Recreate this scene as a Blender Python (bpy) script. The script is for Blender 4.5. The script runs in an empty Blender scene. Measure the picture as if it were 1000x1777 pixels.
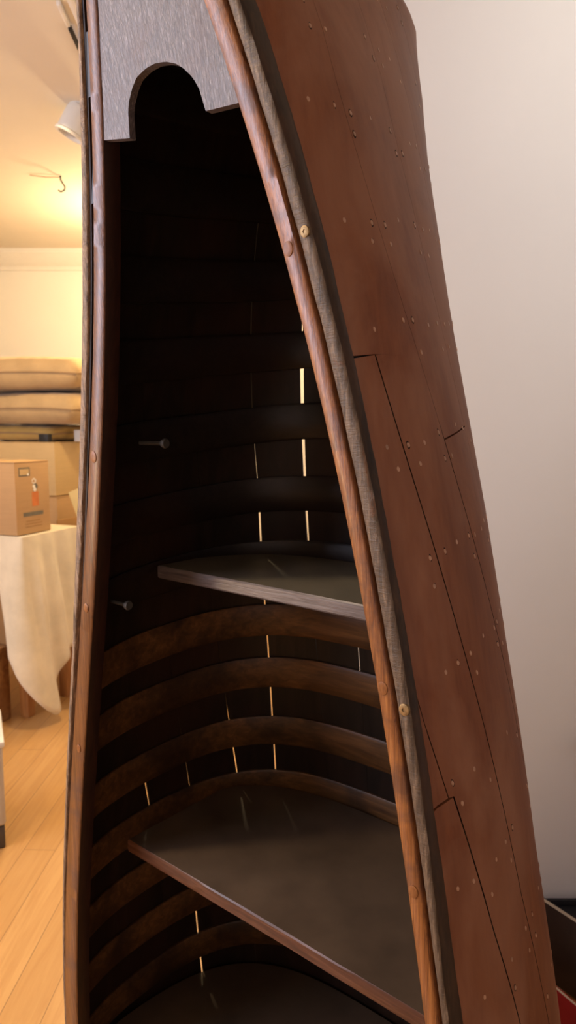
import bpy, bmesh, math, random
import numpy as np
from mathutils import Vector, Matrix, noise
random.seed(4)
SC = bpy.context.scene
COL = SC.collection

# ------------------------------------------------------------------ materials
def rgb(c): return (c[0], c[1], c[2], 1.0)

class NT:
    def __init__(s, name):
        s.m = bpy.data.materials.new(name); s.m.use_nodes = True
        s.t = s.m.node_tree; s.b = s.t.nodes['Principled BSDF']
    def n(s, typ, **kw):
        nd = s.t.nodes.new(typ)
        for k, v in kw.items():
            if k in nd.bl_rna.properties.keys() and k != 'inputs': setattr(nd, k, v)
            else: nd.inputs[k].default_value = v
        return nd
    def l(s, a, b): s.t.links.new(a, b)
    def coord(s, scale, kind='Object'):
        tc = s.n('ShaderNodeTexCoord'); mp = s.n('ShaderNodeMapping')
        mp.inputs['Scale'].default_value = scale
        s.l(tc.outputs[kind], mp.inputs['Vector']); return mp.outputs['Vector']
    def noise(s, vec, scale=5, detail=4, rough=.6, dist=0):
        nd = s.n('ShaderNodeTexNoise'); nd.inputs['Scale'].default_value = scale
        nd.inputs['Detail'].default_value = detail; nd.inputs['Roughness'].default_value = rough
        nd.inputs['Distortion'].default_value = dist
        s.l(vec, nd.inputs['Vector']); return nd.outputs['Fac']
    def ramp(s, fac, stops):
        r = s.n('ShaderNodeValToRGB'); e = r.color_ramp.elements
        while len(e) < len(stops): e.new(.5)
        for el, (p, c) in zip(e, stops): el.position = p; el.color = rgb(c) if len(c) == 3 else c
        s.l(fac, r.inputs['Fac']); return r.outputs['Color']
    def mix(s, fac, a, b, blend='MIX'):
        m = s.n('ShaderNodeMix', data_type='RGBA'); m.blend_type = blend
        for i, x in ((0, fac), (6, a), (7, b)):
            if isinstance(x, (int, float)): m.inputs[i].default_value = x
            elif isinstance(x, tuple): m.inputs[i].default_value = rgb(x)
            else: s.l(x, m.inputs[i])
        return m.outputs[2]
    def bump(s, h, strength=.3, dist=.002):
        b = s.n('ShaderNodeBump'); b.inputs['Strength'].default_value = strength
        b.inputs['Distance'].default_value = dist
        s.l(h, b.inputs['Height']); s.l(b.outputs['Normal'], s.b.inputs['Normal'])
    def set(s, color=None, rough=None, spec=None, metal=None):
        if color is not None:
            if isinstance(color, tuple): s.b.inputs['Base Color'].default_value = rgb(color)
            else: s.l(color, s.b.inputs['Base Color'])
        if rough is not None:
            if isinstance(rough, (int, float)): s.b.inputs['Roughness'].default_value = rough
            else: s.l(rough, s.b.inputs['Roughness'])
        if spec is not None: s.b.inputs['Specular IOR Level'].default_value = spec
        if metal is not None: s.b.inputs['Metallic'].default_value = metal
        return s.m

def grain_scale(axis, fine, along):
    return tuple(along if i == 'XYZ'.index(axis) else fine for i in range(3))

def wood(name, dark, mid, light, axis='Z', fine=60, along=3, rough=.45, spec=.4, bump=.3, patch=None, patch_amt=.5, bdist=.001):
    t = NT(name)
    v = t.coord(grain_scale(axis, fine, along))
    g = t.noise(v, 1.0, 6, .65, .6)
    col = t.ramp(g, [(.30, dark), (.5, mid), (.72, light)])
    if patch:
        v2 = t.coord((1, 1, 1)); p = t.noise(v2, 6, 5, .6, .3)
        fac = t.ramp(p, [(.42, (0, 0, 0)), (.62, (patch_amt,) * 3)])
        col = t.mix(fac, col, patch)
    t.set(col, rough, spec)
    t.bump(g, bump, bdist)
    return t.m

def plain(name, c, rough=.6, spec=.4, metal=0, var=.12, scale=20):
    t = NT(name)
    n = t.noise(t.coord((1, 1, 1)), scale, 4)
    a = tuple(x * (1 - var) for x in c); b = tuple(min(1, x * (1 + var)) for x in c)
    t.set(t.ramp(n, [(.3, a), (.7, b)]), rough, spec, metal)
    return t.m

M = {}
# outer hull: worn red-brown painted planks
def m_hull():
    t = NT('red_brown_hull_paint')
    g = t.noise(t.coord((70, 70, 3)), 1, 6, .65, .4)
    p = t.noise(t.coord((3, 3, 2)), 2.2, 5, .55, .5)
    c1 = t.ramp(g, [(.3, (.19, .060, .023)), (.7, (.265, .092, .036))])
    c = t.mix(t.ramp(p, [(.40, (0, 0, 0)), (.62, (.8,) * 3)]), c1, (.35, .165, .095))
    p2 = t.noise(t.coord((9, 9, 2.0)), 1.4, 4, .6, .4)
    c = t.mix(t.ramp(p2, [(.55, (0, 0, 0)), (.75, (.55,) * 3)]), c, (.155, .050, .024))
    t.set(c, t.ramp(p, [(.3, (.50,) * 3), (.7, (.62,) * 3)]), .35)
    t.bump(g, .12, .0006); return t.m
M['hull'] = m_hull()
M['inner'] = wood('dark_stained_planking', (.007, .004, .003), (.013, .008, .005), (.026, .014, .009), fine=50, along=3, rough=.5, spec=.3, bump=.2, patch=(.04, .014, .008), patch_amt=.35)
M['rib'] = wood('lit_brown_rib', (.055, .024, .009), (.115, .052, .017), (.21, .098, .034), axis='X', fine=70, along=5, rough=.42, spec=.4, bump=.18, patch=(.014, .008, .006), patch_amt=.75)
def m_inwale(name, k, amt):
    t = NT(name)
    g = t.noise(t.coord((300, 300, 7)), 1, 5, .7, 1.0)
    c = t.ramp(g, [(.34, tuple(x * k for x in (.10, .030, .008))), (.5, tuple(x * k for x in (.27, .092, .022))), (.68, tuple(x * k for x in (.42, .17, .046)))])
    p = t.noise(t.coord((2, 2, 5)), 3, 5, .65, .6)
    c = t.mix(t.ramp(p, [(.50, (0, 0, 0)), (.66, (amt,) * 3)]), c, (.085, .034, .022))
    t.set(c, .36, .6); t.b.inputs['Coat Weight'].default_value = .35; t.b.inputs['Coat Roughness'].default_value = .28; t.bump(g, .6, .0012); return t.m
M['inwale'] = m_inwale('worn_orange_brown_inwale', 1.0, .7)
M['inwale_l'] = m_inwale('shaded_inwale', .55, .85)  # same wood darkened to paint in the shade on the left rail
M['inwale_in'] = wood('shaded_inwale_side', (.014, .004, .002), (.026, .008, .004), (.048, .014, .006), fine=120, along=6, rough=.5, spec=.3)
M['rib_shaded'] = wood('shaded_rib', (.008, .006, .005), (.014, .010, .008), (.024, .016, .012), axis='X', fine=70, along=5, rough=.36, spec=.35, bump=.18, patch=(.03, .012, .007), patch_amt=.4)  # near-black copy of the rib wood, standing for the dim upper interior
def m_outwale(name, k):
    t = NT(name)
    g = t.noise(t.coord((190, 190, 22)), 1, 6, .7, .6)
    x = t.noise(t.coord((30, 30, 260)), 1, 3, .7, .8)
    c = t.ramp(g, [(.30, tuple(x * k for x in (.030, .021, .014))), (.52, tuple(x * k for x in (.108, .073, .047))), (.74, tuple(x * k for x in (.25, .175, .11)))])
    c = t.mix(t.ramp(x, [(.60, (0, 0, 0)), (.72, (.35,) * 3)]), c, (.20, .165, .13))
    p = t.noise(t.coord((14, 14, 6)), 1.6, 6, .75, .8)
    c = t.mix(t.ramp(p, [(.60, (0, 0, 0)), (.66, (.75,) * 3)]), c, (.16, .066, .028))
    q = t.noise(t.coord((40, 40, 16)), 2.0, 6, .8, 1.0)
    c = t.mix(t.ramp(q, [(.66, (0, 0, 0)), (.70, (.8,) * 3)]), c, (.46, .38, .27))
    t.set(c, .48, .45)
    s = t.n('ShaderNodeMath', operation='ADD'); t.l(g, s.inputs[0]); t.l(x, s.inputs[1])
    t.bump(s.outputs[0], .6, .002); return t.m
M['outwale'] = m_outwale('weathered_grey_brown_outwale', 1.15)
M['outwale_side'] = wood('shaded_outwale_side', (.018, .011, .007), (.034, .021, .013), (.075, .043, .024), fine=90, along=12, rough=.5, spec=.35, bump=.3, patch=(.10, .042, .02), patch_amt=.4)
M['outwale_l'] = m_outwale('grey_outwale_edge', 2.2)
def m_deck():
    t = NT('grey_weathered_deck_wood')
    g = t.noise(t.coord((380, 380, 9)), 1, 5, .72, 1.2)
    k = t.noise(t.coord((300, 300, 2.2)), 1, 2, .5, .2)
    c = t.ramp(g, [(.34, (.050, .041, .043)), (.5, (.120, .100, .104)), (.66, (.25, .22, .23))])
    c = t.mix(t.ramp(k, [(.69, (0, 0, 0)), (.73, (.6,) * 3)]), c, (.36, .34, .33))
    p = t.noise(t.coord((3, 3, 3)), 4, 4, .6, .4)
    c = t.mix(t.ramp(p, [(.5, (0, 0, 0)), (.7, (.55,) * 3)]), c, (.115, .062, .048))
    t.set(c, .38, .6); t.b.inputs['Coat Weight'].default_value = .3; t.b.inputs['Coat Roughness'].default_value = .34; t.bump(g, .8, .0015); return t.m
M['deck'] = m_deck()
M['shelf_top'] = plain('dusty_olive_shelf_paint', (.125, .105, .072), .55, .4, 0, .15, 9)
M['shelf_low'] = plain('worn_dark_brown_shelf_paint', (.085, .056, .036), .52, .4, 0, .3, 7)
M['shelf_edge_grey'] = wood('bare_grey_shelf_edge', (.06, .045, .042), (.12, .095, .09), (.20, .17, .165), axis='X', fine=180, along=10, rough=.36, spec=.55, bump=.5)
M['shelf_edge_red'] = wood('red_brown_shelf_edge', (.035, .012, .007), (.085, .030, .015), (.17, .075, .04), axis='X', fine=110, along=8, rough=.4, spec=.45, bump=.4)
M['copper'] = plain('copper_tack', (.50, .30, .20), .4, .5, .1, .3, 80)
M['tack_stain'] = plain('dark_tack_stain', (.035, .014, .009), .7, .2)
M['brass'] = plain('dull_brass_screw', (.30, .20, .09), .5, .5, .6, .4, 200)
M['plug'] = wood('orange_wood_plug', (.13, .045, .014), (.26, .10, .03), (.36, .16, .055), fine=200, along=60, rough=.4)
M['steel'] = plain('dull_steel', (.085, .08, .075), .55, .35, .3)
M['black'] = plain('black_plastic', (.012, .012, .013), .5, .4)
M['white_wall'] = plain('white_wall_paint', (.78, .765, .74), .75, .25, 0, .015, 3)
M['cream_wall'] = plain('cream_wall_paint', (.80, .765, .67), .75, .25, 0, .015, 3)
M['ceiling'] = plain('ceiling_paint', (.74, .66, .54), .8, .2, 0, .02, 3)
M['trim_white'] = plain('white_moulding', (.76, .72, .63), .6, .3, 0, .02)
M['dark_trim'] = plain('dark_trim', (.025, .016, .010), .5, .4)
def m_floor():
    t = NT('light_oak_boards')
    tc = t.n('ShaderNodeTexCoord'); mp = t.n('ShaderNodeMapping')
    mp.inputs['Rotation'].default_value = (0, 0, math.radians(-88))
    t.l(tc.outputs['Object'], mp.inputs['Vector'])
    br = t.n('ShaderNodeTexBrick'); br.inputs['Scale'].default_value = 1.0
    br.inputs['Brick Width'].default_value = 1.3; br.inputs['Row Height'].default_value = .095
    br.inputs['Mortar Size'].default_value = .0010
    br.inputs['Color1'].default_value = (.52, .285, .095, 1); br.inputs['Color2'].default_value = (.60, .345, .125, 1)
    br.inputs['Mortar'].default_value = (.24, .13, .055, 1)
    t.l(mp.outputs['Vector'], br.inputs['Vector'])
    m2 = t.n('ShaderNodeMapping'); m2.inputs['Scale'].default_value = (2.5, 38, 1)
    t.l(mp.outputs['Vector'], m2.inputs['Vector'])
    g = t.noise(m2.outputs['Vector'], 1, 6, .65, 1.2)
    c = t.mix(t.ramp(g, [(.4, (0, 0, 0)), (.7, (.5,) * 3)]), br.outputs['Color'], (.42, .20, .06))
    t.set(c, .33, .5); t.bump(g, .05, .001); return t.m
M['floor'] = m_floor()
M['linen'] = None
def m_cloth(name, c, sc=420, b=.25):
    t = NT(name)
    w = t.noise(t.coord((sc, sc, sc)), 1, 2); n = t.noise(t.coord((1, 1, 1)), 9, 4)
    a = tuple(x * .86 for x in c)
    t.set(t.mix(t.ramp(n, [(.35, (0, 0, 0)), (.65, (1, 1, 1))]), a, c), .9, .15)
    t.b.inputs['Sheen Weight'].default_value = .2
    t.bump(w, b, .001); return t.m
M['linen'] = m_cloth('tan_linen', (.52, .36, .18))
M['ochre'] = m_cloth('ochre_cloth', (.50, .34, .11))
M['cloth'] = m_cloth('white_tablecloth_cotton', (.72, .63, .46))
M['piping'] = m_cloth('tan_piping', (.34, .22, .11))
def m_card(name, c):
    t = NT(name)
    n = t.noise(t.coord((3, 3, 60)), 2, 3); p = t.noise(t.coord((1, 1, 1)), 6, 4)
    c1 = t.mix(t.ramp(n, [(.4, (0, 0, 0)), (.6, (.5,) * 3)]), c, tuple(x * .9 for x in c))
    t.set(t.mix(t.ramp(p, [(.4, (0, 0, 0)), (.7, (.4,) * 3)]), c1, tuple(x * .82 for x in c)), .75, .2); return t.m
M['card'] = m_card('brown_cardboard', (.50, .31, .145))
M['card_pale'] = m_card('pale_cardboard', (.60, .42, .20))
M['card_in'] = m_card('cardboard_inside', (.36, .20, .08))
M['tape'] = plain('clear_tape', (.62, .46, .28), .08, .7)
M['ink'] = plain('grey_print', (.17, .15, .11), .7, .2)
M['ink_orange'] = plain('orange_print', (.62, .20, .06), .7, .2)
M['ink_white'] = plain('white_print', (.85, .82, .72), .5, .3)
M['foam'] = plain('cream_foam_board', (.80, .72, .47), .7, .2, 0, .04)
M['table_wood'] = wood('orange_table_wood', (.26, .11, .035), (.40, .19, .07), (.52, .27, .10), axis='Z', fine=50, along=4, rough=.45)
M['crate_wood'] = wood('mottled_brown_crate', (.16, .07, .025), (.34, .17, .065), (.46, .26, .11), axis='X', fine=40, along=5, rough=.6, patch=(.2, .09, .03), patch_amt=.6)
M['bin'] = plain('pale_grey_plastic', (.50, .46, .40), .25, .5, 0, .05)
M['bin_dark'] = plain('dark_grey_plastic', (.07, .06, .055), .4, .4)
M['lamp_white'] = plain('white_lamp_enamel', (.72, .72, .68), .35, .5, 0, .02)
M['book_dark'] = plain('dark_brown_cover', (.030, .018, .014), .45, .4, 0, .3)
M['paper'] = wood('page_edges', (.42, .36, .27), (.55, .48, .38), (.62, .55, .45), axis='X', fine=600, along=3, rough=.8, bump=.2)
M['red'] = plain('red_cover', (.33, .020, .025), .4, .45, 0, .1)

# ------------------------------------------------------------------ object helpers
def link(name, me, mat, parent=None):
    ob = bpy.data.objects.new(name, me); COL.objects.link(ob)
    for m in (mat if isinstance(mat, (list, tuple)) else [mat]): me.materials.append(m)
    if parent is not None: ob.parent = parent
    return ob

def finish(bm, sharp=35, smooth=True, normals=True):
    me = bpy.data.meshes.new('m')
    if normals: bmesh.ops.recalc_face_normals(bm, faces=bm.faces[:])
    bm.to_mesh(me); bm.free()
    if smooth:
        me.polygons.foreach_set('use_smooth', [True] * len(me.polygons))
        me.set_sharp_from_angle(angle=math.radians(sharp))
    return me

def thing(name, label, cat, loc=(0, 0, 0), rz=0, group=None):
    o = bpy.data.objects.new(name, None); COL.objects.link(o)
    o.location = loc; o.rotation_euler = (0, 0, rz); o.empty_display_size = .05
    return tag(o, label, cat, group)

def tag(o, label, cat, group=None):
    o['label'] = label; o['category'] = cat
    if group: o['group'] = group
    return o

def struct(o):
    o['kind'] = 'structure'; return o

def add_box(bm, lo, hi, bev=0, seg=2, mat=0, M4=None):
    r = bmesh.ops.create_cube(bm, size=1)
    vs = r['verts']
    for v in vs:
        v.co = Vector([lo[i] + (v.co[i] + .5) * (hi[i] - lo[i]) for i in range(3)])
    fs = set(f for v in vs for f in v.link_faces)
    for f in fs: f.material_index = mat
    if bev:
        es = set(e for v in vs for e in v.link_edges)
        r2 = bmesh.ops.bevel(bm, geom=list(es), offset=bev, segments=seg, affect='EDGES', profile=.5)
        for f in r2['faces']: f.material_index = mat
        vs = list(set(v for f in r2['faces'] for v in f.verts) | set(v for v in vs if v.is_valid))
    if M4 is not None:
        for v in vs: v.co = M4 @ v.co
    return vs

def box(name, lo, hi, mat, parent=None, bev=.002, M4=None):
    bm = bmesh.new(); add_box(bm, lo, hi, bev, M4=M4)
    return link(name, finish(bm), mat, parent)

def sweep(rings, closed_ring=True, cap=True):
    bm = bmesh.new()
    R = [[bm.verts.new(p) for p in ring] for ring in rings]
    n = len(R[0])
    for a, b in zip(R, R[1:]):
        for i in range(n if closed_ring else n - 1):
            j = (i + 1) % n
            bm.faces.new((a[i], a[j], b[j], b[i]))
    if cap:
        bm.faces.new(R[0][::-1]); bm.faces.new(R[-1])
    return bm

def tube(name, pts, r, mat, parent=None, seg=8):
    pts = [Vector(p) for p in pts]; rings = []
    for i, p in enumerate(pts):
        d = (pts[min(i + 1, len(pts) - 1)] - pts[max(i - 1, 0)]).normalized()
        a = d.orthogonal().normalized() if i == 0 else (prev - d * prev.dot(d)).normalized()
        prev = a; b = d.cross(a)
        rr = r[i] if isinstance(r, (list, tuple)) else r
        rings.append([p + rr * (math.cos(t) * a + math.sin(t) * b) for t in [2 * math.pi * k / seg for k in range(seg)]])
    return link(name, finish(sweep(rings)), mat, parent)

# ------------------------------------------------------------------ the canoe's lines
HC = 1.25                      # eye height
KS = 0.8                       # canoe scale
W0 = -0.4125                   # lowest station (on the floor)
K = {'h': [-0.00176728, -0.0408043, -0.12755, 0.461976], 's': [-0.0425266, 0.0500268, -0.0312348, 0.0404337],
     'a1': [0.00488539, -0.00226994, 0.021755], 'a2': [-0.0152014, 0.0446708, 0.0262705],
     'b': [0.0500963, -0.0981402, 0.069007], 'c1': [-0.00318053, -0.00603006, 0.0477489],
     'c2': [-0.00933144, 0.012815, 0.0511954], 'c3': [-0.0157617, 0.0255148, 0.0577535]}
KD = [0.129997, -0.161818, -0.0660049, 0.602922]
WT = 2.06
pv = lambda k, w: float(np.polyval(K[k], w))
def hw(w): return max(pv('h', w), .001)
def sh(w): return pv('s', w)
def gun(w): return max(pv('a2', w), .042)
def inw(w): return max(pv('a1', w), .0235)
def outd(w): return min(max(pv('b', w), .02), .045)
def depth(w):
    d = float(np.polyval(KD, min(max(w, -.1), 1.8)))
    if w > 1.8: d += .45 * (min(w, 1.99) - 1.8)
    if w > 1.99: d *= math.sqrt(max(0, 1 - ((w - 1.99) / .085) ** 2))
    return d
TH = np.linspace(0, math.pi, 361)
_cache = {}
def section(w):
    key = round(w, 4)
    if key in _cache: return _cache[key]
    h, s, g, D = hw(w), sh(w), gun(w) - .004, depth(w)
    bul = .028 * min(1, (WT + .05 - w) / .4); v0 = s + .006
    n = np.interp(w, [0, 1.0, 1.5, 1.9, 2.1], [3.4, 3.2, 2.8, 2.2, 1.8])
    c = np.cos(TH); gl = min(g, pv('c2', w) - .0008)
    H = h + np.where(c > 0, g, gl) + bul; u = H * np.sign(c) * np.abs(c) ** (2 / n); v = v0 + D * np.abs(np.sin(TH)) ** (2 / n)
    t = np.clip((v - v0 - .025) / .15, 0, 1); u = u - np.sign(c) * bul * (1 - t) ** 2
    du, dv = np.gradient(u), np.gradient(v); l = np.hypot(du, dv) + 1e-9
    nu, nv = -dv / l, du / l                      # inward normal
    sg = np.sign(nu * (0 - u) + nv * (v0 + D * .4 - v)); nu *= sg; nv *= sg
    q = np.concatenate([[0], np.cumsum(np.hypot(np.diff(u), np.diff(v)))])
    q = np.interp(0, -u, q) - q                   # arc from the keel, + = right
    _cache[key] = (u, v, nu, nv, q); return _cache[key]
def at_q(w, q, off=0.0):
    u, v, nu, nv, Q = section(w)
    q = min(max(q, Q[-1]), Q[0])
    f = lambda a: float(np.interp(-q, -Q, a))
    return f(u) + off * f(nu), f(v) + off * f(nv)
def qmax(w): return float(section(w)[4][0])
def P(u, v, w): return Vector((KS * u, KS * v, KS * (w - W0)))

AZ = math.radians(-40)
canoe = thing('canoe_bookcase', 'old red-brown half canoe stood on end as a bookcase with dark shelves inside', 'bookcase',
              (-0.15 * KS, 1.15 * KS, HC + KS * (W0 - 1.15)), AZ)

# ------------------------------------------------------------------ hull planks
RIB_W = [1.93, 1.775, 1.625, 1.470, 1.318, 1.154, .988, .832, .667, .520, .352, .190, .030, -.130, -.290]
TILT = .12
GAP_TIGHT = .0014
def seamA(w): return .52 + .093 * (max(w, .5) - .89)
def const(c): return lambda w: c
def lerp(xs, ys): return lambda w: float(np.interp(w, xs, ys))
edge_r = lambda w: qmax(w)
edge_l = lambda w: -qmax(w)
# seams: (position, gap)
g_loose = lerp([-.4, .55, .8, .95, 1.3, 1.36, 1.6], [.0008, .0010, .0045, .0072, .0085, .0020, .0008])
g_med = lerp([-.4, .15, .22, .3, .6, .8, .96, 1.02, 1.3, 1.36, 1.6], [.0005, .0005, .0040, .0036, .0036, .0038, .0042, .0010, .0010, .0014, .0014])
g_small = lerp([-.4, .3, .5, .56, .65, .75, 1.0, 1.5], [.0005, .0008, .0014, .0042, .0042, .0030, .0040, .0010])
g_left = lerp([-.4, .17, .24, .36, .45, .7, 1.2], [.0005, .0005, .0030, .0026, .0006, .0004, .0004])
g_l4 = lerp([-.4, -.05, .1, .22, .36, .42, 1.2], [.0042, .0040, .0006, .0024, .0016, .0004, .0004])
g_l5 = lerp([-.4, .15, .24, .32, .36, 1.2], [.0004, .0004, .0046, .0046, .0004, .0004])
t_ = const(.0004)
gA = lerp([0, 1.13, 1.15, 1.8], [.0022, .0022, .0006, .0004])
SEAM = {
    'k0': (const(-.060), g_small), 'k1': (const(.060), t_), 'r1': (const(.175), t_), 'r2': (const(.300), t_),
    'r3': (const(.425), t_), 'A': (seamA, gA), 'B': (const(.655), const(.0022)), 'C': (lerp([.3, .9], [.762, .772]), const(.0026)), 'C2': (const(.777), const(.0016)),
    'Bx': (lambda w: .655 if w < 1.2515 else qmax(w), lambda w: .0022 if w < 1.2515 else 0),
    'Cx': (lambda w: SEAM['C'][0](w) if w < .6295 else .777, lambda w: .0026 if w < .6295 else .0016),
    'l1': (const(-.180), g_loose), 'l2': (lerp([.2, .6, 1.0, 1.6], [-.337, -.312, -.295, -.305]), g_med),
    'l3': (const(-.440), g_left), 'l4': (lerp([-.3, -.1, .15], [-.600, -.600, -.574]), g_l4), 'l5': (const(-.694), g_l5), 'l6': (const(-.78), t_),
    'ER': (edge_r, const(0)), 'EL': (lambda w: float(section(w)[4][-1]), const(0))}
def skew(w):
    def f(q):
        return sum(.17 * (qb - q) * math.exp(-((w - wb) / .06) ** 2) for wb, qb, ql, qh in ((1.131, .54, .42, .56), (1.2515, .655, .65, .9), (.6297, .762, .755, .9)) if ql < q < qh)
    return f
def make_plank(lo, hi, wlo, whi, tacks):
    (fl, gl), (fh, gh) = SEAM[lo], SEAM[hi]
    nw = max(3, int((whi - wlo) / .022)); ws = [wlo + (whi - wlo) * i / nw for i in range(nw + 1)]
    for cut in ((1.2500, 1.2530) if hi == 'Bx' else (.6280, .6310) if hi == 'Cx' else ()): ws.append(cut)
    ws.sort()
    NQ, T = 9, .0048
    rings = []; keep = []
    for w in ws:
        qm = qmax(w)
        a = max(fl(w) + gl(w) / 2, float(section(w)[4][-1])); b = min(fh(w) - gh(w) / 2, qm)
        if b - a < .002: continue
        keep.append(w)
        wob = .0007
        qs = [a + (b - a) * i / NQ for i in range(NQ + 1)]
        # gap faces square to the plank; slight crown per plank
        sk = skew(w)
        out = [P(*at_q(w + sk(q), q, -.0008 * math.sin(math.pi * i / NQ)), w + sk(q)) for i, q in enumerate(qs)]
        inn = [P(*at_q(w + sk(q), q, T), w + sk(q)) for q in qs[::-1]]
        rings.append(out + inn)
    if len(rings) < 2: return None
    bm = sweep(rings)
    n = 2 * (NQ + 1)
    bm.faces.ensure_lookup_table()
    k = 0
    for _ in range(len(rings) - 1):
        for i in range(n):
            f = bm.faces[k]; k += 1
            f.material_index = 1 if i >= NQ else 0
    bmesh.ops.recalc_face_normals(bm, faces=bm.faces[:])
    # clenched copper tacks along each rib
    if tacks:
        for rw in RIB_W:
            for dq0, e in ((.016, 0), (.016, 1), (None, 2)):
                for tw in (-.022, .022):
                    if e == 2 and tw < 0: continue
                    if random.random() < .20: continue
                    w0 = rw
                    a = fl(w0) + .018; b = min(fh(w0), qmax(w0)) - .018
                    if b - a < .03: continue
                    q = a if e == 0 else b if e == 1 else (a + b) / 2
                    q += random.uniform(-.007, .007)
                    uu, vv = at_q(w0, q)
                    w = rw + TILT * (vv - .45) + tw * random.uniform(.5, 1.1)
                    if not (wlo + .006 < w < whi - .006): continue
                    if q > qmax(w) - .045: continue
                    p0 = P(*at_q(w, q), w); p1 = P(*at_q(w, q, -.01), w)
                    nrm = (p1 - p0).normalized(); up = (P(*at_q(w + .01, q), w + .01) - p0).normalized(); sd = nrm.cross(up)
                    for (ra, rb, hh, mi) in ((.0040, .0066, .0003, 3), (.0027, .0038, .0012, 2)):
                        ra *= random.uniform(.85, 1.1)
                        if mi == 3 and random.random() < .4: continue
                        top = bm.verts.new(p0 + nrm * hh); rim = []
                        mid = []
                        for j in range(10):
                            t = 2 * math.pi * j / 10
                            d = sd * ra * math.cos(t) + up * rb * math.sin(t)
                            rim.append(bm.verts.new(p0 + d - nrm * .0012)); mid.append(bm.verts.new(p0 + d * .75 + nrm * hh * .75))
                        for j in range(10):
                            k2 = (j + 1) % 10
                            for f in (bm.faces.new((rim[j], rim[k2], mid[k2], mid[j])), bm.faces.new((mid[j], mid[k2], top))):
                                f.material_index = mi
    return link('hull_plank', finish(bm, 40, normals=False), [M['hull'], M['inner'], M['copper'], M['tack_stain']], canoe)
TOPW = WT - .012
for lo, hi, a, b, tk in [
        ('r3', 'A', W0, 1.1300, True), ('r3', 'A', 1.1325, TOPW, True),
        ('A', 'Bx', W0, TOPW, True), ('B', 'Cx', W0, 1.2490, True),
        ('C2', 'ER', .6315, .90, True), ('C', 'ER', W0, .6280, True),
        ('r2', 'r3', W0, TOPW, True), ('r1', 'r2', W0, TOPW, True), ('k1', 'r1', W0, TOPW, False), ('k0', 'k1', W0, TOPW, False),
        ('l1', 'k0', W0, TOPW, False), ('l2', 'l1', W0, TOPW, False), ('l3', 'l2', W0, TOPW, False),
        ('l4', 'l3', W0, TOPW, False), ('l5', 'l4', W0, TOPW, False), ('EL', 'l5', W0, TOPW, False)]:
    make_plank(lo, hi, a, b, tk)

# ------------------------------------------------------------------ ribs: bent flat bands inside the planking
def make_rib(rw, mat, wid=.082):
    NT_ = 90; rings = []
    qm = qmax(rw) - .012
    for i in range(NT_ + 1):
        q = qm - 2 * qm * i / NT_
        u0, v0 = at_q(rw, q)
        wc = rw + TILT * (v0 - .45) + .004 * noise.noise(Vector((q * 3, rw * 7, 0)))
        ring = []
        hwid = wid / 2
        for (dw, off) in ((-hwid, .0046), (hwid, .0046), (hwid, .0100), (hwid - .006, .0135), (-hwid + .006, .0135), (-hwid, .0100)):
            w = wc + dw
            ring.append(P(*at_q(w, q, off), w))
        rings.append(ring)
    return link('rib', finish(sweep(rings), 50), mat, canoe)
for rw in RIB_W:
    make_rib(rw, M['rib'] if rw < .75 else M['rib_shaded'])  # warm light below and dimness above the upper shelf are painted into the rib colour

# ------------------------------------------------------------------ gunwales
WS = [W0 + (WT - W0) * i / 220 for i in range(221)]
def jit(w, k, amp): return amp * noise.noise(Vector((w * 22, k * 7.3, 1.7))) + .5 * amp * noise.noise(Vector((w * 70, k * 3.1, 9)))
def strip(name, side, mat, prof, amp):
    rings = []
    for w in WS:
        rings.append([P(side * (hw(w) + u + jit(w, i + 10 * side, amp)), sh(w) + v + jit(w, i + 40, amp), w) for i, (u, v) in enumerate(prof(w))])
    return link(name, finish(sweep(rings), 50), mat, canoe)
def rect_prof(u0, u1, v0, v1, c):
    return [(u0, v0 + c), (u0 + c, v0), (u1 - c, v0), (u1, v0 + c), (u1, v1), (u0, v1)]
inr = strip('inwale', 1, M['inwale'], lambda w: rect_prof(0, inw(w), 0, .030, .0025), .0003)
inl = strip('inwale', -1, [M['inwale_l'], M['inwale_in']], lambda w: rect_prof(0, pv('c1', w), 0, .034, .0025), .0003)
def orp(w):
    a, b, d = inw(w) + .0050, gun(w), outd(w)
    r = min(.012, (b - a) * .4)
    return [(a, .004), (a + .003, .001), (b - r, .000), (b - r * .3, r * .3), (b, r), (b + .001, d * .7), (b - .002, d), (a + .004, d)]
for ob_, sd in ((inl, -1), (inr, 1)):                # shade on the left inward side, put in as a darker colour
    if sd == 1: continue
    for f in ob_.data.polygons:
        if f.normal.x > .85: f.material_index = 1
outr = strip('outwale', 1, [M['outwale'], M['outwale_side']], orp, .0009)
for f in outr.data.polygons:                          # shading of its outboard side is painted in with a darker colour
    if f.normal.x > .80: f.material_index = 1
def olp(w):
    a = pv('c2', w); b = max(pv('c3', w) + .007 * math.sin(max(0, min(1, (1.75 - w) / 1.0)) * math.pi) ** .5 * (w > .3), a + .010)
    return [(a, .003), (a + .002, .001), (b - .003, .001), (b, .004), (b, .032), (a, .032)]
outl = strip('outwale', -1, M['outwale_l'], olp, .0006)
outl['label'] = 'thin grey outwale seen edge on'

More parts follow.
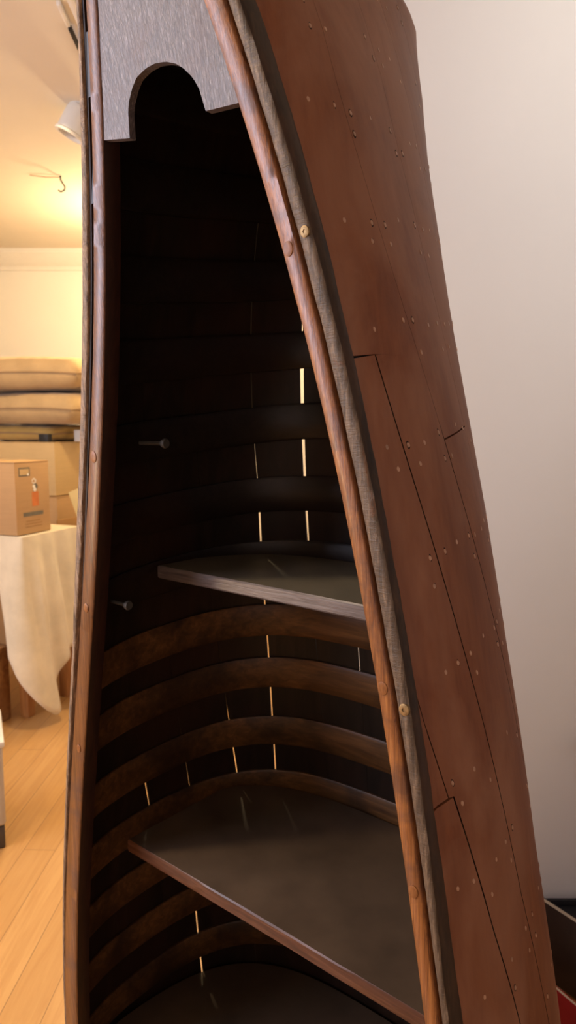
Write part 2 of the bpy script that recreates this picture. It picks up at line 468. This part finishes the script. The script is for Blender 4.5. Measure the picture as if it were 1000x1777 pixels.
def face_disc(name, parent, u, w, r, mat, h=.0025, elong=1.25, slot=False, dv=-.0005):
    bm = bmesh.new(); c = P(u, sh(w) + dv, w)
    t = (P(u, sh(w + .01), w + .01) - P(u, sh(w - .01), w - .01)).normalized(); x = Vector((1, 0, 0)); n = Vector((0, -1, 0))
    prof = [(1.0, -.003), (1.0, h * .6), (.8, h), (.35, h), (.3, h * .2 if slot else h), (0, h * .2 if slot else h)]
    rings = [[c + (x * math.cos(a) + t * elong * math.sin(a)) * r * pr + n * hh for a in [2 * math.pi * j / 16 for j in range(16)]] for pr, hh in prof[:-1]]
    bm = sweep(rings)
    return link(name, finish(bm, 40), mat, parent)
face_disc('wood_plug', inr, .3455, .790, .0062, M['plug'], .0008)
face_disc('wood_plug', inr, .3975, .507, .006, M['plug'], .0012)
face_disc('wood_plug', inr, .2135, 1.389, .0065, M['plug'], .001)
face_disc('screw', outr,   .380, .768, .0062, M['brass'], .0012, 1.1, True)
face_disc('screw', outr, .2440, 1.406, .0056, M['brass'], .001, 1.1, True)
face_disc('wood_plug', inl, -.2930, 1.093, .0070, M['plug'], .0012)
face_disc('wood_plug', inl, -.3576, .787, .0060, M['plug'], .0012)
face_disc('wood_plug', inl, -.412, .4707, .0055, M['plug'], .0012)

# ------------------------------------------------------------------ deck with its arched cut-out
def make_deck():
    lip = [(-.0790, 1.5940), (-.0835, 1.6010), (-.0830, 1.6110), (-.0765, 1.6250), (-.0700, 1.6400), (-.0570, 1.6560), (-.0430, 1.6660), (-.0220, 1.6715),
           (0, 1.6720), (.0230, 1.6680), (.0430, 1.6600), (.0570, 1.6500), (.0690, 1.6380), (.0790, 1.6240), (.0835, 1.6120), (.0850, 1.6000), (.0858, 1.5895)]
    cols = []
    NU = 48
    top = 2.03
    def low(u):
        if u < lip[0][0]: return 1.605 + (u - (-.138)) / (.138 - .079) * (-.011)
        if u > lip[-1][0]: return 1.5895 - (u - .0858) / .07 * .007
        return float(np.interp(u, [p[0] for p in lip], [p[1] for p in lip]))
    T = .012
    bm = bmesh.new()
    us = sorted(set([round(-1 + 2 * i / NU, 4) for i in range(NU + 1)]))
    NR = 22
    def row(dv):
        G = []
        for f in us:
            hb = hw(1.595) + .003
            u0 = f * hb
            wl = low(u0)
            col = []
            for j in range(NR + 1):
                w = wl + (top - wl) * j / NR
                # sides follow the tapering inwales
                k = hw(w) / hw(wl) if j else 1.0
                uu = u0 * (1 + (k - 1))
                lim = hw(w) + .002
                uu = max(-lim, min(lim, uu))
                col.append(bm.verts.new(P(uu, sh(w) + dv + .0006 * noise.noise(Vector((uu * 60, w * 9, 3))), w)))
            G.append(col)
        return G
    A, B = row(.003), row(.003 + T)
    for i in range(len(us) - 1):
        for j in range(NR):
            bm.faces.new((A[i][j], A[i + 1][j], A[i + 1][j + 1], A[i][j + 1]))
            bm.faces.new((B[i][j], B[i][j + 1], B[i + 1][j + 1], B[i + 1][j]))
        bm.faces.new((A[i][0], B[i][0], B[i + 1][0], A[i + 1][0]))
        bm.faces.new((A[i][NR], A[i + 1][NR], B[i + 1][NR], B[i][NR]))
    for j in range(NR):
        bm.faces.new((A[0][j], A[0][j + 1], B[0][j + 1], B[0][j]))
        bm.faces.new((A[-1][j], B[-1][j], B[-1][j + 1], A[-1][j + 1]))
    d = link('deck', finish(bm, 40), M['deck'], canoe)
    d['label'] = 'grey weathered deck with an arched cut-out'
make_deck()

# ------------------------------------------------------------------ shelves
def make_shelf(w, vf, thick, top_mat, edge_mat, label, trim=9):
    u, v, nu, nv, q = section(w)
    off = .0150
    iu, iv = u + nu * off, v + nv * off
    iu = np.maximum(iu, -trim)
    pts = [(a, b) for a, b in zip(iu, iv) if b > vf]
    rr = np.interp(vf, iv[:150], iu[:150]); rl = min(rr, trim)
    pts = [(rr, vf)] + pts[::3] + [(-rl, vf)]
    front = [(-rl + (rl + rr) * i / 24, vf + .0012 * noise.noise(Vector((i * .9, w, 2)))) for i in range(1, 24)]
    out = pts + front
    bm = bmesh.new()
    c = .003
    def ring(dw, ins):
        cx, cy = 0, vf + .15
        r = []
        for (a, b) in out:
            d = Vector((cx - a, cy - b)); d.normalize()
            r.append(bm.verts.new(P(a + d.x * ins, b + d.y * ins, w + dw)))
        return r
    R = [ring(-thick, c), ring(-thick + c, 0), ring(-c, 0), ring(0, c)]
    n = len(out)
    for a, b in zip(R, R[1:]):
        for i in range(n):
            j = (i + 1) % n
            f = bm.faces.new((a[i], a[j], b[j], b[i])); f.material_index = 1
    bm.faces.new(R[-1]); bm.faces.new(R[0][::-1])
    o = link('shelf', finish(bm, 30), [top_mat, edge_mat], canoe)
    o['label'] = label
make_shelf(.845, .215, .028, M['shelf_top'], M['shelf_edge_grey'], 'upper olive shelf with bare grey front edge', .362)
make_shelf(.200, .160, .030, M['shelf_low'], M['shelf_edge_red'], 'lower dark shelf with red-brown front edge', .424)
make_shelf(-.375, .12, .030, M['shelf_low'], M['shelf_edge_red'], 'dark bottom board')

# two bolts poking in from the left side
def make_bolt(w, v, length):
    u0 = -(hw(w) + .02)
    rings = []
    for x, r in ((0, .004), (length - .012, .004), (length - .012, .007), (length - .004, .010), (length, .0085)):
        rings.append([P(u0 + x, v + r * math.cos(a), w + r * math.sin(a)) for a in [2 * math.pi * j / 12 for j in range(12)]])
    link('bolt', finish(sweep(rings), 40), M['steel'], canoe)
make_bolt(1.118, .115, .080)
make_bolt(.790, .085, .060)

# ------------------------------------------------------------------ the room
def plane_box(name, lo, hi, mat):
    return struct(box(name, lo, hi, mat, bev=0))
H = 2.435
plane_box('floor', (-3.2, -2.2, -.1), (2.4, 5.2, 0), M['floor'])
plane_box('ceiling', (-3.2, -2.2, H), (2.4, 5.2, H + .1), M['ceiling'])
plane_box('wall_back', (-3.2, 5.0, 0), (.25, 5.15, H), M['cream_wall'])
plane_box('wall_left', (-3.2, -2.2, 0), (-3.05, 5.0, H), M['cream_wall'])
plane_box('wall_front', (-3.05, -2.2, 0), (2.25, -2.05, H), M['white_wall'])
plane_box('wall_right', (2.25, -2.2, 0), (2.4, 1.74, H), M['white_wall'])
plane_box('wall_partition', (.25, 1.74, 0), (2.4, 5.15, H), M['white_wall'])
plane_box('baseboard_partition', (.25, 1.728, 0), (2.25, 1.742, .012), M['dark_trim'])
# cornice along the far wall
bm = sweep([[(x, 5.0, H - .13), (x, 4.985, H - .13), (x, 4.98, H - .105), (x, 4.955, H - .085), (x, 4.935, H - .05), (x, 4.92, H - .03), (x, 4.915, H), (x, 5.0, H)] for x in (-3.05, .25)])
struct(link('trim_1', finish(bm, 25), M['trim_white']))

# ceiling hardware
t = thing('ceiling_spotlight', 'small white cylinder spotlight on the ceiling beside the canoe tip', 'spotlight', (-.775, 2.80, H), 0)
def lathe(name, prof, mat, parent, M4=Matrix(), seg=24):
    rings = [[M4 @ Vector((r * math.cos(a), r * math.sin(a), z)) for a in [2 * math.pi * j / seg for j in range(seg)]] for r, z in prof]
    return link(name, finish(sweep(rings), 35), mat, parent)
tl = Matrix.Translation((0, 0, -.03)) @ Matrix.Rotation(math.radians(28), 4, 'Y')
lathe('housing', [(.045, .02), (.052, .0), (.055, -.075), (.050, -.08), (.047, -.072)], M['lamp_white'], t, tl)
lathe('rim', [(.0500, -.076), (.0590, -.078), (.0590, -.088), (.046, -.088), (.046, -.076)], M['trim_white'], t, tl)
lathe('base', [(.04, 0), (.04, -.012), (.03, -.02), (.012, -.04)], M['lamp_white'], t)
t = thing('ceiling_track', 'slim pale track with a dark end rod on the ceiling at the canoe tip', 'track', (-.635, 2.20, H), math.radians(3))
box('rail', (.018, -.30, -.014), (.040, .40, 0), M['trim_white'], t, .002)
box('rod', (-.012, .05, -.022), (-.002, .45, -.008), M['black'], t, .002)
box('bracket', (-.016, -.06, -.016), (-.004, .05, 0), M['trim_white'], t, .002)
t = thing('ceiling_hook', 'small dark hook screwed into the cream ceiling with a thin wire', 'hook', (-1.083, 3.543, H))
tube('hook', [(0, 0, 0), (0, 0, -.018), (.010, -.004, -.034), (.022, -.006, -.052), (.018, -.006, -.068), (0, -.004, -.074), (-.012, 0, -.066)], .0038, M['black'], t)
tube('wire', [(0, 0, -.006), (-.06, -.01, -.010), (-.14, -.02, -.004)], .0018, M['piping'], t, 6)
tag(tube('wall_peg', [(.758, 1.742, .44), (.758, 1.715, .44), (.758, 1.70, .44)], [.010, .014, .012], M['black']), 'small dark peg on the white wall at its far right', 'peg')

# ------------------------------------------------------------------ storage corner seen left of the canoe
RZ = math.radians(-22)   # the table and the boxes share one direction

def carton(name, label, loc, rz, dims, mat, seam=True, group=None, face_mat=None):
    t = thing(name, label, 'box', loc, rz, group)
    x, y, z = dims
    bm = bmesh.new(); add_box(bm, (-x, 0, 0), (0, y, z - .003), .004)
    link('carton', finish(bm), mat, t)
    for k, (a, b) in enumerate((((-x, 0), (-x / 2 - .001, y)), ((-x / 2 + .001, 0), (0, y)))):
        box('flap', (a[0], a[1], z - .003), (b[0], b[1], z + .001), mat, t, .001)
    if seam:
        tp = box('tape', (-x / 2 - .03, -.0012, z + .0012), (-x / 2 + .03, y + .0012, z + .002), M['tape'], t, 0)
    return t

# table under a white cloth; origin at the near right corner of its top
TX, TY, TZ = -1.105, 2.90, .79
tb = thing('wooden_table', 'orange-brown wooden table under the white cloth', 'table', (TX, TY, 0), RZ)
TL, TW = 1.15, .36
box('tabletop', (-TL, 0, TZ - .03), (0, TW, TZ), M['table_wood'], tb, .003)
box('apron', (-TL + .04, .03, TZ - .13), (-.04, TW - .03, TZ - .03), M['table_wood'], tb, .002)
for x in (-TL + .03, -.075):
    for y in (.03, TW - .075):
        bm = bmesh.new()
        vs = add_box(bm, (x, y, 0), (x + .045, y + .045, TZ - .03), .003)
        link('leg', finish(bm), M['table_wood'], tb)

def make_cloth():
    t = thing('tablecloth', 'rumpled white tablecloth draped over the wooden table with one corner hanging low', 'tablecloth', (TX, TY, TZ), RZ)
    bm = bmesh.new()
    # edge path: along the near side (left part) to the corner, round it, along the right side
    path = []
    for i in range(26): path.append(((-TL + TL * i / 25 * .985), -.006, 0, i / 25))
    for i in range(1, 12):
        a = -math.pi / 2 + (math.pi / 2) * i / 12
        path.append((.006 + .010 * (math.cos(a)) - .006, .004 + .010 * math.sin(a), 1, i / 12))
    for i in range(40): path.append((.010, .010 + (TW - .012) * i / 39, 2, i / 39))
    for i in range(14): path.append((.010 - .5 * i / 13, TW + .004, 3, i / 13))
    rows = 26
    G = []
    s = 0; prev = None
    for (x, y, k, f) in path:
        if prev: s += math.hypot(x - prev[0], y - prev[1])
        prev = (x, y)
        if k == 0:
            drop = .050 + .44 * (3 * k_ ** 2 - 2 * k_ ** 3 if (k_ := max(0, (f - .88) / .12)) else 0); nx, ny = 0, -1
        elif k == 1:
            a = -math.pi / 2 + (math.pi / 2) * f; nx, ny = math.cos(a), math.sin(a)
            drop = .49 + .25 * f ** .8
        elif k == 2:
            nx, ny = 1, 0
            drop = .52 + .235 * math.exp(-((f - .07) / .26) ** 2)
        else:
            nx, ny = 0, 1; drop = .50
        col = []
        for j in range(rows + 1):
            z = drop * j / rows
            fold = .016 * math.sin(s * 62 + 1.2) * min(1, z / .25) + .012 * math.sin(s * 31 - z * 4) * min(1, z / .3)
            flare = .10 * z + fold
            if k in (1,): flare += .05 * z
            if k == 2: flare += .05 * z * max(0, 1 - f / .4)
            tan = (-ny, nx)
            side = .003 * math.sin(z * 9 + s * 5) * min(1, z / .3)
            zz = .003 - z if j else .004
            col.append(bm.verts.new((x + nx * flare + tan[0] * side, y + ny * flare + tan[1] * side, zz)))
        G.append(col)
    for a, b in zip(G, G[1:]):
        for j in range(rows): bm.faces.new((a[j], b[j], b[j + 1], a[j + 1]))
    # top sheet
    top = [c[0] for c in G] + [bm.verts.new((-TL, TW + .004, .004))]
    bm.faces.new(top)
    me = finish(bm, 60)
    o = link('drape', me, M['cloth'], t)
    md = o.modifiers.new('thick', 'SOLIDIFY'); md.thickness = .003; md.offset = 1
make_cloth()

fb = carton('cardboard_box', 'brown cardboard box with printed side standing on the white tablecloth', (TX - .018, TY + .012, TZ + .009), RZ, (.36, .205, .305), M['card'])
# printing on its right side: thin printed patches
def mark(name, y0, y1, z0, z1, mat, d=.0006, skew=0):
    bm = bmesh.new()
    vs = add_box(bm, (0, y0, z0), (d, y1, z1))
    if skew:
        for v in vs: v.co.z += skew * (v.co.y - y0)
    return link(name, finish(bm, smooth=False), mat, fb)
mark('printed_panel', .022, .088, .245, .282, M['ink'])
mark('printed_panel', .028, .082, .251, .276, M['card_pale'], .0009)
def disc(y, z, r, mat, d=.0012):
    bm = bmesh.new()
    bmesh.ops.create_cone(bm, cap_ends=True, segments=16, radius1=r, radius2=r, depth=d, matrix=Matrix.Translation((d / 2, y, z)) @ Matrix.Rotation(math.pi / 2, 4, 'Y'))
    return link('printed_mark', finish(bm, smooth=False), mat, fb)
disc(.076, .252, .005, M['ink_white'], .0014)
disc(.110, .222, .012, M['ink_white']); disc(.108, .222, .007, M['card'], .0016)
disc(.116, .198, .015, M['ink']); disc(.108, .199, .008, M['ink_white'], .0016); disc(.112, .186, .009, M['ink_white'], .002)
mark('printed_bottle', .095, .135, .115, .176, M['ink_orange'])
mark('printed_bar', .040, .160, .075, .092, M['ink'], .0006)
mark('printed_text', .050, .150, .028, .032, M['card_in'], .0004); mark('printed_text', .050, .150, .040, .044, M['card_in'], .0004); mark('printed_text', .055, .140, .052, .056, M['card_in'], .0004)

bb = carton('cardboard_box', 'large pale cardboard box under the tan cushions behind the printed box', (-1.195, 3.64, .895), RZ, (.62, .55, .275), M['card_pale'])
lb = carton('cardboard_box', 'tall plain cardboard box on the floor carrying the large pale box', (-1.185, 3.62, 0), RZ, (.64, .60, .890), M['card'], False)

# open carton with a foam board standing in it
oc = thing('open_carton', 'open cardboard carton right of the tall plain box, foam board inside', 'box', (-1.03, 3.36, 0), RZ)
for nm, lo, hi in (('side_panel', (-.10, 0, 0), (.40, .006, .60)), ('side_panel', (-.10, .30, 0), (.40, .306, .74)),
                   ('side_panel', (-.10, .006, 0), (-.094, .30, .80)), ('side_panel', (.394, .006, 0), (.40, .30, .60)), ('bottom_panel', (-.094, .006, 0), (.394, .30, .006))):
    box(nm, lo, hi, M['card_in'] if nm == 'side_panel' else M['card'], oc, .001)
bm = bmesh.new()
add_box(bm, (0, -.008, -.50), (.34, .008, 0), .002)
fo = link('foam_board', finish(bm), M['foam'])
fo.location = (-1.056, 3.406, .935); fo.rotation_euler = (math.radians(-6), math.radians(-22), math.radians(-8))
tag(fo, 'cream foam board leaning out of the open cardboard carton', 'board')

# cushions
def cushion(label, loc, rz, dims, mat, sag=.0, group='tan cushions stacked on the large box'):
    t = thing('cushion', label, 'cushion', loc, rz, group)
    x, y, z = dims; bm = bmesh.new()
    NX, NY = 36, 28
    def prof(a, b):
        e = (1 - abs(a) ** 6) ** .30 * (1 - abs(b) ** 6) ** .30
        return e
    G = {}
    for sgn in (1, -1):
        for i in range(NX + 1):
            for j in range(NY + 1):
                a = -1 + 2 * i / NX; b = -1 + 2 * j / NY
                if sgn == -1 and (i in (0, NX) or j in (0, NY)): G[sgn, i, j] = G[1, i, j]; continue
                k = 1 - .06 * (1 - max(abs(a), abs(b)) ** 2) * 0
                px = a * x / 2 * (1 - .05 * (1 - b * b) * 0 - .03 * abs(b) ** 4 * abs(a)); py = b * y / 2
                hgt = prof(a, b) * z / 2
                wr = .006 * noise.noise(Vector((a * 4, b * 4, sgn * 3 + loc[2]))) + .005 * math.sin(a * 40 + 2 * math.sin(b * 9)) * max(0, max(abs(a), abs(b)) - .7) * 2
                zz = z / 2 + sgn * hgt + (wr * sgn if hgt > .002 else 0) - sag * (a * a) - .012 * abs(a * b) ** 3
                G[sgn, i, j] = bm.verts.new((px, py, zz))
    for sgn in (1, -1):
        for i in range(NX):
            for j in range(NY):
                q = [G[sgn, i, j], G[sgn, i + 1, j], G[sgn, i + 1, j + 1], G[sgn, i, j + 1]]
                bm.faces.new(q if sgn == 1 else q[::-1])
    per = [(i, 0) for i in range(NX)] + [(NX, j) for j in range(NY)] + [(NX - i, NY) for i in range(NX)] + [(0, NY - j) for j in range(NY)]
    pts = [G[1, i, j].co.copy() for i, j in per]
    link('cover', finish(bm, 80), mat, t)
    bm2 = bmesh.new(); 
    tube('piping', pts + [pts[0]], .0045, M['piping'], t, 6)
    return t
cushion('thick tan cushion with piped edge, topmost of the stack on the large box', (-1.40, 3.95, 1.436), math.radians(-14), (.92, .62, .174), M['linen'], .0)
cushion('thick tan cushion in the middle of the cushion stack on the large box', (-1.30, 3.95, 1.262), math.radians(-24), (.80, .60, .164), M['linen'], .0)
oc2 = cushion('flat ochre cushion at the bottom of the stack, directly on the large box', (-1.43, 4.048, 1.176), RZ, (.66, .52, .084), M['ochre'])
bc = box('buckle', (-.03, -.02, 0), (.03, .012, .040), M['black'])
bc.location = (-1.2516, 3.687, 1.1725); bc.rotation_euler = (0, 0, RZ)
tag(bc, 'small black buckle lying on the large pale box by the ochre cushion', 'buckle')
so = thing('wall_socket_box', 'small white plastic box with black opening on the large pale box', 'box', (-1.095, 3.76, 1.172), RZ)
box('housing', (-.04, 0, 0), (.045, .05, .062), M['lamp_white'], so, .004)
box('opening', (.005, -.001, .012), (.036, .004, .045), M['black'], so, .001)

# things under and beside the table
cr = thing('wooden_crate', 'mottled brown wooden crate on the floor under the table', 'crate', (-1.265, 2.765, 0), RZ)
box('body', (-.50, 0, 0), (0, .19, .30), M['crate_wood'], cr, .006)
box('lid', (-.505, -.006, .30), (.006, .196, .325), M['crate_wood'], cr, .004)
bn = thing('storage_bin', 'pale grey plastic bin with dark base standing on the oak floor', 'bin', (-.838, 1.985, 0), math.radians(24))
bm = bmesh.new()
vs = add_box(bm, (-.36, 0, .07), (0, .26, .315), .012, 3)
link('body', finish(bm), M['bin'], bn)
box('base', (-.355, .004, 0), (-.004, .256, .07), M['bin_dark'], bn, .006)
box('lid', (-.365, -.006, .315), (.006, .266, .335), M['lamp_white'], bn, .006)

# ------------------------------------------------------------------ things on the floor by the right wall
def slab_parts(name, label, cat, A, B, D, thick, cover, pages, gap=.0025):
    """bound volume: A->B its top edge, A->D down its front cover, the rest lies behind"""
    A, B, D = Vector(A), Vector(B), Vector(D)
    x = (B - A); y = (D - A); X = x.normalized(); N = X.cross(y).normalized(); Yv = N.cross(X)
    if N.y < 0: N = -N
    Mx = Matrix((X, Yv, N)).transposed().to_4x4(); Mx.translation = A
    t = thing(name, label, cat); t.location = A
    Ml = Matrix.Translation(-A) @ Mx
    sy = 1 if y.dot(Yv) > 0 else -1
    lx, ly = x.length, y.length
    def b(nm, lo, hi, m):
        lo = list(lo); hi = list(hi)
        if sy < 0: lo[1], hi[1] = -hi[1], -lo[1]
        box(nm, lo, hi, m, t, .0008, Ml)
    b('cover', (0, 0, 0), (lx, ly, gap), cover)
    b('cover', (0, 0, thick - gap), (lx, ly, thick), cover)
    b('pages', (.001, .0005, gap), (lx - .003, ly - .002, thick - gap), pages)
    return t
slab_parts('album', 'dark album with pale page edges leaning behind the red folder', 'book', (.560, 1.520, .182), (.70, 1.42, .132), (.545, 1.480, .045), .026, M['book_dark'], M['paper'])
slab_parts('folder', 'red folder with pale paper edge at the foot of the dark album', 'folder', (.49, 1.395, .125), (.60, 1.262, .092), (.478, 1.372, .045), .014, M['red'], M['paper'])
dc = thing('black_case', 'low black case on the floor at the bottom right corner', 'case', (.62, 1.08, 0), math.radians(-30))
box('body', (-.1, 0, 0), (.3, .16, .05), M['black'], dc, .006)
box('handle', (.02, -.018, .018), (.12, 0, .032), M['steel'], dc, .004)

bt = thing('black_tray', 'flat black tray on the floor against the foot of the white wall', 'tray', (.66, 1.56, 0), 0)
box('body', (0, 0, 0), (.5, .155, .012), M['black'], bt, .003)
box('rim', (0, .150, .012), (.5, .158, .030), M['black'], bt, .002)

# ------------------------------------------------------------------ lights
def light(name, typ, loc, energy, color, size=.1, aim=None, **kw):
    d = bpy.data.lights.new(name, typ); d.energy = energy; d.color = color
    if typ == 'AREA':
        d.shape = 'RECTANGLE'; d.size = size if isinstance(size, (int, float)) else size[0]; d.size_y = size if isinstance(size, (int, float)) else size[1]
    else: d.shadow_soft_size = size
    for k, v in kw.items(): setattr(d, k, v)
    o = bpy.data.objects.new(name, d); COL.objects.link(o); o.location = loc
    if aim is not None: o.rotation_euler = (Vector(aim) - Vector(loc)).to_track_quat('-Z', 'Y').to_euler()
    return o
WARM = (1.0, .73, .40)
light('store_lamp', 'POINT', (-.75, 4.05, 2.15), 54, WARM, .08)
light('store_downlight', 'SPOT', (-.9, 2.6, 2.38), 62, WARM, .06, (-1.1, 3.0, 0), spot_size=math.radians(120), spot_blend=.6)
light('window_daylight', 'AREA', (-2.9, .55, 1.66), 74, (.74, .79, 1.0), (1.9, 1.4), (0, .75, 1.5))
light('ceiling_lamp_near_wall', 'SPOT', (1.0, .75, 2.40), 41, (1.0, .94, .86), .10, (.80, 1.74, 2.0), spot_size=math.radians(92), spot_blend=1.0)
light('ceiling_lamp_front', 'SPOT', (-1.2, .75, 2.40), 60, (1.0, .76, .48), .08, (.1, 1.0, .3), spot_size=math.radians(90), spot_blend=.7)
light('low_fill', 'POINT', (-1.75, .85, .85), 20, (1.0, .66, .34), .10)  # unseen warm fill, added to brighten the lower ribs and rails

w = bpy.data.worlds.new('world'); SC.world = w; w.use_nodes = True
w.node_tree.nodes['Background'].inputs['Color'].default_value = (.9, .75, .55, 1)
w.node_tree.nodes['Background'].inputs['Strength'].default_value = .05

# ------------------------------------------------------------------ camera
cd = bpy.data.cameras.new('camera'); cam = bpy.data.objects.new('camera', cd); COL.objects.link(cam)
cam.location = (0, 0, HC); cam.rotation_euler = (math.radians(90 - 6.85), 0, 0)
cd.sensor_fit = 'VERTICAL'; cd.sensor_height = 36; cd.lens = 36 * 1232 / 1777
cd.dof.use_dof = True; cd.dof.focus_distance = .90; cd.dof.aperture_fstop = 7.3
cd.clip_start = .02
SC.camera = cam
vs = SC.view_settings
vs.view_transform = 'Standard'; vs.look = 'None'; vs.gamma = 1.0; vs.exposure = 0.0; vs.use_curve_mapping = False
